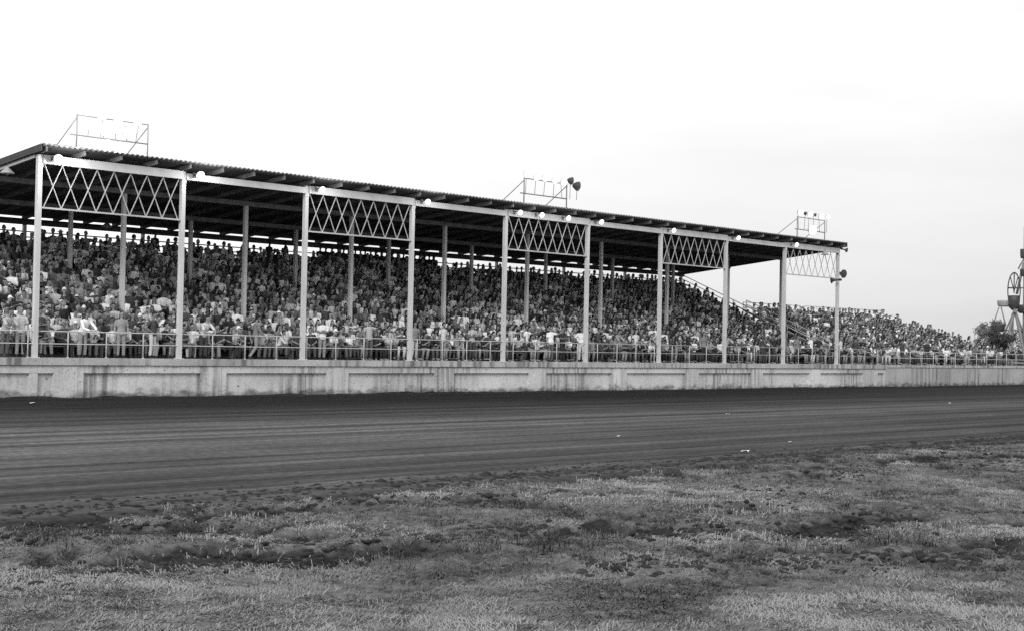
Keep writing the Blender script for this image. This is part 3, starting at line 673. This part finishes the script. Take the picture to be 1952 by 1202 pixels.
    # hair and headwear
    def cap_shell(r, off, ztop=1.0, nv=6, nu=None):
        nu = nu or (7 if lod else 16); V = []; F = []
        for i in range(nv+1):
            ph = .02+(math.pi*.60)*i/nv
            for j in range(nu):
                th = 2*math.pi*j/nu; x, y, z = math.sin(ph)*math.sin(th), -math.sin(ph)*math.cos(th), math.cos(ph)
                z2 = z if not (y < -.2 and z < .42) else max(z, .40)          # hairline above the brow
                V.append(hc+rot @ (Vector((r[0]*x, r[1]*y, r[2]*z2))+Vector(off)))
        for i in range(nv):
            for j in range(nu): F.append((i*nu+j, (i+1)*nu+j, (i+1)*nu+(j+1) % nu, i*nu+(j+1) % nu))
        F.append(tuple(range(nu))); F.append(tuple(nv*nu+j for j in range(nu-1, -1, -1)))
        return V, F
    nvv = 3 if lod else 8
    if hair in ('short', 'long'):
        H.append(cap_shell((.086, .106, .128), (0, .012, .006), nv=nvv))
        if hair == 'long': H.append(tube([hc+rot @ Vector((0, .05, .03)), hc+rot @ Vector((0, .07, -.06)), hc+rot @ Vector((0, .075, -.17)), hc+rot @ Vector((0, .07, -.25))], [(.075, .05), (.088, .045), (.09, .035), (.06, .02)], n))
    else:
        H.append(cap_shell((.088, .106, .132), (0, .006, .02), nv=nvv))
        if hair == 'cap': H.append(tube([hc+rot @ Vector((0, -.06, .062)), hc+rot @ Vector((0, -.12, .058)), hc+rot @ Vector((0, -.175, .044))], [(.08, .012), (.074, .008), (.045, .006)], n))
        if hair == 'hat': H.append(tube([hc+rot @ Vector((0, .005, .045)), hc+rot @ Vector((0, .005, .056)), hc+rot @ Vector((0, .005, .064))], [(.15, .165), (.155, .17), (.1, .11)], n if lod else 22))
    return {'body': B, 'shirt': S, 'trousers': T_, 'hair': H}, J, rot
def remesh(shells, vox, name, mats, smooth_it=3):
    b = MB()
    for V, F in shells: b.add(V, F)
    me = bpy.data.meshes.new('tmp'); me.from_pydata(b.V, [], b.F)
    bmx = bmesh.new(); bmx.from_mesh(me); bmesh.ops.remove_doubles(bmx, verts=bmx.verts, dist=1e-5); bmesh.ops.recalc_face_normals(bmx, faces=bmx.faces); bmx.to_mesh(me); bmx.free()
    o = bpy.data.objects.new('tmp', me); COL.objects.link(o)
    r = o.modifiers.new('r', 'REMESH'); r.mode = 'VOXEL'; r.voxel_size = vox; r.use_smooth_shade = True
    s = o.modifiers.new('s', 'SMOOTH'); s.iterations = smooth_it; s.factor = .4
    dg = bpy.context.evaluated_depsgraph_get(); dg.update()
    res = bpy.data.meshes.new_from_object(o.evaluated_get(dg)); res.name = name
    bpy.data.objects.remove(o); bpy.data.meshes.remove(me)
    res.materials.clear()
    for m in mats: res.materials.append(m)
    return res

SIT = [('sit_upright', 'short', 0), ('sit_upright', 'long', 0), ('sit_lap', 'short', 1), ('sit_lap', 'cap', 0), ('sit_knees', 'short', 0), ('sit_knees', 'cap', 0), ('sit_knees', 'long', 1), ('sit_chin', 'short', 1), ('sit_chin', 'hat', 0),
       ('sit_folded', 'short', 0), ('sit_folded', 'long', 0), ('sit_point', 'short', 0), ('sit_clap', 'short', 1), ('sit_turned', 'long', 0), ('sit_turned', 'short', 0), ('sit_lap', 'long', 0)]
STAND = [('stand', 'short', 0), ('stand_hips', 'short', 0), ('stand_rail', 'short', 0), ('stand_rail', 'cap', 1), ('stand_folded', 'short', 0), ('stand_point', 'short', 0), ('stand_walk', 'short', 1), ('stand', 'long', 0)]
POSE_W = {'sit_upright': 'sitting upright', 'sit_lap': 'hands in lap', 'sit_knees': 'leaning on knees', 'sit_chin': 'hand at chin', 'sit_folded': 'arms folded', 'sit_point': 'pointing', 'sit_clap': 'hands together', 'sit_turned': 'head turned',
          'stand': 'standing', 'stand_hips': 'hands on hips', 'stand_rail': 'leaning on the railing', 'stand_folded': 'standing arms folded', 'stand_point': 'pointing', 'stand_walk': 'walking'}
ARCH, LOD = {}, {}
def archetype(key):
    if key in ARCH: return ARCH[key]
    parts, J, rot = person_shapes(*key)
    body = remesh(parts['body'], .0085, 'person_body', [MS[0], M['shoe'], M['feature'], M['lip']])
    # shoes, eyes, brows and mouth as face regions of the one body mesh
    nf = len(body.polygons); cen = np.empty(nf*3, np.float32); body.polygons.foreach_get('center', cen); cen = cen.reshape(-1, 3)
    idx = np.zeros(nf, np.int32)
    for s in (-1, 1):
        an = np.array(J['leg%d' % s][2]); q = cen-an
        idx[(q[:, 2] < .03) & (np.abs(q[:, 0]) < .1) & (np.abs(q[:, 1]) < .3) & (q[:, 2] > -.12)] = 1
    loc = (cen-np.array(J['head'])) @ np.array(rot)
    for s in (-1, 1): idx[(np.abs(loc[:, 0]-s*.032) < .016) & (np.abs(loc[:, 2]-.014) < .011) & (loc[:, 1] < -.06)] = 2
    idx[(np.abs(loc[:, 0]) < .024) & (np.abs(loc[:, 2]+.058) < .007) & (loc[:, 1] < -.06)] = 3
    body.polygons.foreach_set('material_index', idx)
    hn = {'short': 'hair', 'long': 'hair', 'cap': 'cap', 'hat': 'hat'}[key[1]]
    ARCH[key] = (body, remesh(parts['shirt'], .016, 'shirt', [MC[0]]), remesh(parts['trousers'], .016, 'trousers', [MT[0]]), remesh(parts['hair'], .011, hn, [MH[0]]), hn)
    return ARCH[key]
def lod(key):
    if key in LOD: return LOD[key]
    parts, J, rot = person_shapes(*key, lod=True); Vs, Ts, Cs, n = [], [], [], 0
    for c, nme in enumerate(('body', 'shirt', 'trousers', 'hair')):
        for V, F in parts[nme]:
            for f in F:
                for k in range(1, len(f)-1): Ts.append((f[0]+n, f[k]+n, f[k+1]+n)); Cs.append(c)
            Vs += [tuple(v) for v in V]; n += len(V)
    LOD[key] = (np.array(Vs), np.array(Ts), np.array(Cs)); return LOD[key]

def pick(wts): return random.choices(range(len(wts)), wts)[0]
def looks(hair, where=''):
    sk = pick([6, 4, 1]); sh = pick([13, 12, 6, 3, 4, 5, 8, 15]); tr = pick([7, 8, 5, 4, 2])
    if where == 'bleachers': sh = pick([15, 13, 8, 4, 4, 4, 5, 9])
    if where == 'front': tr = pick([4, 6, 6, 4, 2])
    hr = pick([8, 9, 4, .8, .4]) if hair in ('short', 'long') else None
    hw = None if hr is not None else pick([3, 3, 0, 0, 2, 0, 2, 4])
    return sk, sh, tr, hr, hw
people = []
def seat(x, y, z, key, row, where, yaw=0.0, sc=1.0):
    people.append(dict(x=x, y=y, z=z, key=key, row=row, where=where, yaw=yaw, sc=sc, look=looks(key[1], 'front' if row < 0 else where), tx=random.uniform(-.12, .06), ty=random.gauss(0, .06)))
def fill(x0, xe, nr, where, occ):
    for k in range(nr):
        x1 = xe(k)-.2
        x = x0+random.uniform(0, .4)
        while x < x1:
            if random.random() < occ and not any(abs(x-6*i) < .17 and abs(RY+SP*k-yy) < .5 for i in range(10) for yy in ROWY[1:3]):
                sc = random.uniform(.90, 1.10)*(random.uniform(.68, .82) if random.random() < .08 else 1)
                seat(x, RY+SP*k+random.uniform(-.10, .06), RZ+RS*k+.002, random.choice(SIT), k, where, random.gauss(-.3, .42), sc)
            x += random.uniform(.38, .54)
fill(-.1, lambda k: 54.2, NR, 'stand', .975); fill(56.4, BEND, NB, 'bleachers', .975)
for x in np.arange(-6, 80, .43):         # the loose benches on the walkway, right behind the railing
    if random.random() < .93 and not 54.2 < x < 56.2: seat(x+random.uniform(-.12, .12), 1.12+random.uniform(-.08, .1), 1.471+.43, random.choice(SIT), -1, 'stand' if x < 54.2 else 'bleachers', random.gauss(-.3, .5), random.uniform(.85, 1.08))
def stander(x, y, key, label=None, look=None, yaw=0, sc=1.0, z=None):
    people.append(dict(x=x, y=y, z=PZT+.001 if z is None else z, key=key, row=-1, where='walk', yaw=yaw, sc=sc, look=look or looks(key[1]), label=label, tx=0, ty=0))
ZW = 1.471
for x, y, key, look, yaw, label in (
    (-.75, .62, STAND[2], (1, 5, 2, 1, None), .2, 'person in light shirt leaning on the railing left of the first white post'),
    (-.15, .75, STAND[0], (0, 6, 3, 3, None), -.4, 'fair haired person in pale clothes standing against the first white post'),
    (.7, .95, STAND[4], (1, 1, 0, 1, None), .1, 'dark clothed person standing arms folded just right of first white post'),
    (2.3, .62, STAND[3], (1, 7, 3, None, 1), .1, 'person in white shirt and dark cap leaning on the railing under the first lattice'),
    (3.9, .7, STAND[7], (0, 4, 3, 2, None), -.3, 'brown long haired person in grey top and light trousers standing under the first lattice'),
    (5.3, .75, STAND[1], (1, 1, 4, 0, None), .4, 'person in dark shirt and white trousers, hands on hips, left of second post'),
    (7.6, .62, STAND[2], (0, 6, 1, 1, None), .0, 'pale-shirted person with dark trousers leaning on the railing right of the second post'),
    (10.2, .8, STAND[6], (1, 3, 3, 0, None), 1.3, 'person in grey shirt and light trousers walking left of the third post'),
    (13.6, .7, STAND[4], (1, 7, 3, 0, None), -.2, 'person in white shirt, arms folded, standing right of the third post'),
    (28.2, .75, STAND[5], (0, 7, 2, 1, None), -.2, 'person in white shirt pointing across the railing under the third lattice panel'),
    (29.15, .8, STAND[4], (1, 0, 0, 0, None), .1, 'dark clothed person standing arms folded beside a white-shirted pointing person'),
    (30.5, .7, STAND[1], (1, 7, 4, 1, None), -.6, 'person in white shirt and white trousers by the sixth white post'),
    (31.15, .85, STAND[0], (0, 4, 3, 2, None), .5, 'person in grey shirt and light trousers next to the all-white one'),
    (31.9, .8, STAND[6], (1, 1, 1, 0, None), .3, 'dark clothed person walking right of the sixth white post'),
    (33.2, .62, STAND[2], (1, 4, 2, 0, None), .1, 'grey-shirted person leaning on the railing two steps past the sixth post'),
    (41.2, .85, STAND[7], (0, 3, 0, 1, None), -.3, 'long haired person in grey top standing left of the eighth white post'),
    (46.9, .62, STAND[3], (1, 2, 1, None, 7), .0, 'person with white cap leaning on railing between eighth and ninth posts'),
    (49.3, .75, STAND[0], (1, 3, 2, 0, None), .1, 'dark haired person in grey shirt standing against the ninth white post'),
    (50.75, .8, STAND[7], (1, 3, 0, 1, None), -.1, 'person in grey shirt and black trousers, back to stand, between last two posts'),
    (52.3, .8, STAND[1], (0, 7, 0, 0, None), .2, 'person in white shirt and black trousers with hands on hips at railing'),
    (55.8, .8, STAND[0], (0, 6, 1, 3, None), .2, 'pale-shirted person standing just right of the last white post'),
    (57.7, .85, STAND[6], (1, 1, 0, 1, None), 1.2, 'dark clothed person walking along railing at foot of the open stairway')):
    stander(x, y, key, label, look, yaw, z=ZW if x < 54.2 else 1.451)
for x in (16.2, 18.9, 20.8, 22.6, 25.2, 26.4, 35.0, 36.9, 38.4, 39.7, 43.3, 44.6, 48.0, 53.2, 60.5, 63.8, 67.2): stander(x, random.uniform(.6, .85), random.choice(STAND), None, looks('short', 'front')[:3]+(random.choice([0, 1]), None), random.gauss(0, .6), 1, ZW if x < 54 else 1.451)
# standing row at the very back, in front of the gap under the eave
x = 22.6
while x < 31.2:
    stander(x, 12.0, random.choice([STAND[0], STAND[4], STAND[7]]), None, (2, random.choice([0, 0, 1]), 0, 0, None), random.uniform(-.4, .4), .93, RZ+RS*13-.43); people[-1]['where'] = 'back'; x += random.uniform(.33, .45)
for x in (19.3, 20.3, 12.6): stander(x, 12.0, STAND[0], None, (2, 0, 0, 0, None), .2, .95, RZ+RS*13-.43); people[-1]['where'] = 'back'

for p in people:
    u, v, d = project((p['x'], p['y'], p['z']+.5)); p['u'] = u; p['d'] = d; p['in'] = -.005 < u < 1.005 and d > 1
named = [p for p in people if p.get('label')]
seated = sorted([p for p in people if p['where'] == 'stand' and p['in']], key=lambda p: p['d'])
single = named + seated[:300-len(named)]
ids = set(map(id, single))
# labels: look, pose, row and the gap between posts the person is seen in
cu_ = [project((6*i, 0, 2.5))[0] for i in range(10)]
ROWN = ['front row'] + [o_+' row' for o_ in ORD[1:14]] + ['top row']
cells = {}
for p in single:
    if p.get('label'): continue
    p['gap'] = sum(1 for c in cu_ if c < p['u']); cells.setdefault((p['row'], p['gap']), []).append(p)
HWORD = {'short': ' hair', 'long': ' long hair'}
for (row, gap), ps in cells.items():
    ps.sort(key=lambda p: p['u'])
    for k, p in enumerate(ps):
        sk, sh, tr, hr, hw = p['look']; hair = p['key'][1]
        hd = (HAIR_T[hr][0]+HWORD[hair]) if hr is not None else SHIRT_T[hw][0]+' '+hair
        place = ('%s seat past %s post' % (ORD[k], ORD[gap-1])) if gap else '%s seat before first post' % ORD[len(ps)-1-k]
        p['label'] = '%s shirt, %s, %s, %s, %s' % (SHIRT_T[sh][0], hd, POSE_W[p['key'][0]], ROWN[row+1], place)
MOC = {}
def occ_mat(o, m):
    o.material_slots[0].link = 'OBJECT'; o.material_slots[0].material = m
for p in single:
    body, shirt, trs, hair, hn = archetype(p['key']); sk, sh, tr, hr, hw = p['look']
    root = bpy.data.objects.new('person', body); COL.objects.link(root)
    root.location = (p['x'], p['y'], p['z']); root.rotation_euler = (p['tx'], p['ty'], p['yaw']); root.scale = (p['sc'],)*3
    tag(root, p['label'], 'person', 'spectators'); occ_mat(root, MS[sk])
    for nme, me_, m in (('shirt', shirt, MC[sh]), ('trousers', trs, MT[tr]), (hn, hair, MH[hr] if hr is not None else MC[hw])):
        c = bpy.data.objects.new(nme, me_); COL.objects.link(c); c.parent = root; occ_mat(c, m)
# everyone else: one far crowd
cmats = MS+MC+MT+MH; oS, oC, oT, oH = 0, len(MS), len(MS)+len(MC), len(MS)+len(MC)+len(MT)
VV, TT, II, n = [], [], [], 0
for p in people:
    if id(p) in ids: continue
    V, T, C = lod(p['key']); sk, sh, tr, hr, hw = p['look']; Q = (V*p['sc']) @ np.array(Euler((p['tx'], p['ty'], p['yaw'])).to_matrix()).T + np.array([p['x'], p['y'], p['z']])
    tab = np.array([oS+sk, oC+sh, oT+tr, oH+hr if hr is not None else oC+hw])
    VV.append(Q); TT.append(T+n); II.append(tab[C]); n += len(Q)
me = np_mesh('crowd', np.concatenate(VV), np.concatenate(TT), cmats, np.concatenate(II), smooth=True)
tag(link(bpy.data.objects.new('crowd', me)), 'dense seated crowd of distant spectators filling the stand and bleachers', 'crowd', kind='stuff')
print('people', len(people), 'single', len(single))

# ------------------------------------------------------------------ fairground ride and trees at the right edge
view = Vector((.910, .414, 0)).normalized(); sidev = Vector((view.y, -view.x, 0)); RB = Vector((CAM[0], CAM[1], 0))+view*150
RD = empty('fairground_ride', RB); tag(RD, 'fairground wheel ride with oval cage and tubs on arms at right edge', 'ride')
S_ = 19.7
def rp(px, py, dep=0.0): return RB+sidev*((px-1933)/S_)+Vector((0, 0, (720-py)/S_))+view*dep
def rpart(mb, name, m, **k): return at_parent(mb, name, m, RD, **k)
b = MB()
for dep in (-.7, .7):
    b.tube(rp(1906, 720, dep*2), rp(1934, 592, dep), .14); b.tube(rp(1962, 720, dep*2), rp(1936, 592, dep), .14); b.tube(rp(1912, 690, dep*2), rp(1956, 690, dep*2), .08)
b.tube(rp(1931, 596), rp(1931, 715), .12); b.tube(rp(1935, 592, -1.2), rp(1935, 592, 1.2), .2)
rpart(b, 'tower', M['steel'])
b = MB()
for dep in (-.35, .35): b.ring(rp(1933, 553, dep), view, sidev, .57, 1.72, .055)
for a in (0, 60, 120, 180, 240, 300):
    q = rp(1933, 553)+sidev*.57*math.cos(R_(a))+Vector((0, 0, 1.72*math.sin(R_(a)))); b.tube(q-view*.35, q+view*.35, .05)
b.tube(rp(1933, 555), rp(1926, 527), .05); b.tube(rp(1933, 555), rp(1940, 527), .05); b.tube(rp(1933, 558), rp(1933, 520), .06); b.tube(rp(1922, 548), rp(1944, 548), .07)
rpart(b, 'cage', M['iron'])
b = MB(); b.lathe(Matrix.Translation(rp(1933, 590)), [(.2, 0), (.5, .3), (.58, .9), (.56, 1.35), (.45, 1.4)], 14); rpart(b, 'cage_tub', M['iron'], smooth=True)
def tub(px, py, w_, h_, m):
    c = rp(px, py); b = MB(); b.lathe(Matrix.Translation(c), [(w_*.35, -h_/2), (w_*.47, -h_*.3), (w_*.5, h_*.3), (w_*.52, h_*.5), (w_*.44, h_*.5)], 16); t_ = rpart(b, 'tub', m, smooth=True)
tub(1914, 578, 1.15, .6, M['shade']); tub(1905, 624, 1.3, .75, M['iron']); tub(1951, 588, 1.2, .8, M['iron']); tub(1948, 483, .5, .9, M['iron']); tub(1950, 519, .7, .7, M['iron'])
for a, c, r in (((1906, 585), (1899, 608), .05), ((1910, 585), (1919, 620), .06), ((1934, 592), (1914, 640), .09), ((1918, 575), (1934, 592), .08), ((1951, 588), (1935, 592), .08), ((1940, 512), (1952, 488), .07), ((1938, 560), (1950, 500), .13), ((1905, 632), (1912, 690), .06), ((1944, 548), (1966, 548), .06), ((1938, 595), (1950, 632), .07), ((1905, 628), (1950, 628), .06), ((1905, 632), (1896, 664), .05)):
    b = MB(); b.tube(rp(*a), rp(*c), r); rpart(b, 'arm', M['steel'], smooth=True)
b = MB(); b.tube(rp(1951, 720), rp(1951, 432), .10); rpart(b, 'mast', M['steel'], smooth=True)

def tree(x, y, h, r, label, v, cnt, seed):
    e = empty('tree', (x, y, -.2)); tag(e, label, 'tree', 'trees beyond the bleachers'); rr = random.Random(seed)
    b = MB(); b.add(*tube([(x, y, -.3), (x+.1, y, h*.3), (x-.05, y+.1, h*.6)], [.05*h, .035*h, .015*h], 8))
    for k in range(5):
        a = rr.uniform(0, 6.28); b.add(*tube([(x, y, h*(.25+.06*k)), (x+math.cos(a)*r*.6, y+math.sin(a)*r*.6, h*(.5+.07*k))], [.02*h, .006*h], 6))
    at_parent(b, 'trunk', M['iron'], e)
    cl_ = [(rr.gauss(0, r*.62), rr.gauss(0, r*.62), h*rr.uniform(.22, 1.0)**1.2) for _ in range(26)]
    V, F = [], []
    for k in range(cnt):
        c = rr.choice(cl_); s = r*.26*(1.25-c[2]/h*.5); q = Vector((x+c[0]+rr.gauss(0, s), y+c[1]+rr.gauss(0, s), c[2]+rr.gauss(0, s*.8)))
        m = Euler((rr.uniform(0, 6), rr.uniform(0, 6), rr.uniform(0, 6))).to_matrix(); l = rr.uniform(.05, .13)*max(1, h/6); n_ = len(V)
        V += [q+m @ Vector((l*a, l*b_*.6, 0)) for a, b_ in ((-1, 0), (0, -1), (1, 0), (0, 1))]; F.append((n_, n_+1, n_+2, n_+3))
    b = MB(); b.V = [tuple(q) for q in V]; b.F = F; at_parent(b, 'crown', mat('foliage_%d' % seed, v, .8, .4, 1.2), e)
def along(px, dist):       # a point on the ground in a compass direction measured from the camera
    d = cf+cr*((px-976)/2801.2); d = Vector((d.x, d.y, 0)).normalized(); return CAM[0]+d.x*dist, CAM[1]+d.y*dist
tree(*along(1899, 125), 4.0, .8, 'small dark leafy tree at the low right end of the bleachers', .045, 5000, 3)
tree(*along(1892, 168), 5.9, 1.1, 'paler rounded tree beside the fairground ride', .16, 6000, 4)
tree(*along(1945, 175), 5.0, 2.6, 'low dark tree behind the foot of the fairground ride', .05, 5000, 5)

# ------------------------------------------------------------------ litter on the track and infield
M['paper'] = mat('white_paper', .5, .8, .4, 12); M['twig'] = mat('dead_wood', .22, .9, .3, 20)
def scrap(x, y, z, s, rz, label):
    b = MB(); V = []; n_ = 4
    for j in range(n_+1):
        for i in range(n_+1):
            u, v_ = i/n_-.5, j/n_-.5; V.append((u*s*1.5, v_*s, .02+s*.22*(math.sin(u*7+v_*3)*.5+abs(u)*.6)))
    b.add(V, [(j*(n_+1)+i, j*(n_+1)+i+1, (j+1)*(n_+1)+i+1, (j+1)*(n_+1)+i) for j in range(n_) for i in range(n_)])
    o = b.build('paper_scrap', M['paper']); o.location = (x, y, z); o.rotation_euler = (0, 0, rz); o.modifiers.new('t', 'SOLIDIFY').thickness = .004
    tag(o, label, 'litter', 'litter scraps on the dirt')
scrap(.33, -29.85, .03, .14, .3, 'largest white paper scrap, at the inner edge of the track by the grass')
scrap(2.1, -24.9, .02, .09, 1, 'white paper scrap out on the middle of the dirt track')
scrap(15.5, -18.8, .02, .09, 2, 'small pale scrap on the dark clay below the ninth white post')
scrap(4.06, -28.6, .03, .08, .6, 'tiny white scrap near the grass edge, right of the largest scrap')
scrap(35.3, -17.0, .02, .13, .9, 'small white scrap on the track at the far right')
scrap(-2.0, -3.6, .03, .16, 1.2, 'pale scrap lying near the wall foot at the far left')
b = MB(); b.tube((0, 0, .02), (.22, .04, .10), .014, 6, .009); b.tube((.12, .02, .06), (.16, .12, .15), .007, 5, .004); b.tube((.05, 0, .03), (-.06, -.1, .14), .006, 5, .004)
o = b.build('branch', M['twig']); o.location = (-10.97, -37.0, .0); tag(o, 'short forked dark branch stuck up from the rough grass', 'branch')
b = MB(); b.beam((0, 0, .02), (.22, -.06, .05), .06, .02); b.beam((.01, .02, .05), (.13, .0, .07), .03, .015)
o = b.build('wood_scrap', mat('pale_wood', .17, .8, .2, 8)); o.location = (-12.2, -37.75, .0); tag(o, 'pale broken board lying in the rut in the grass', 'board')
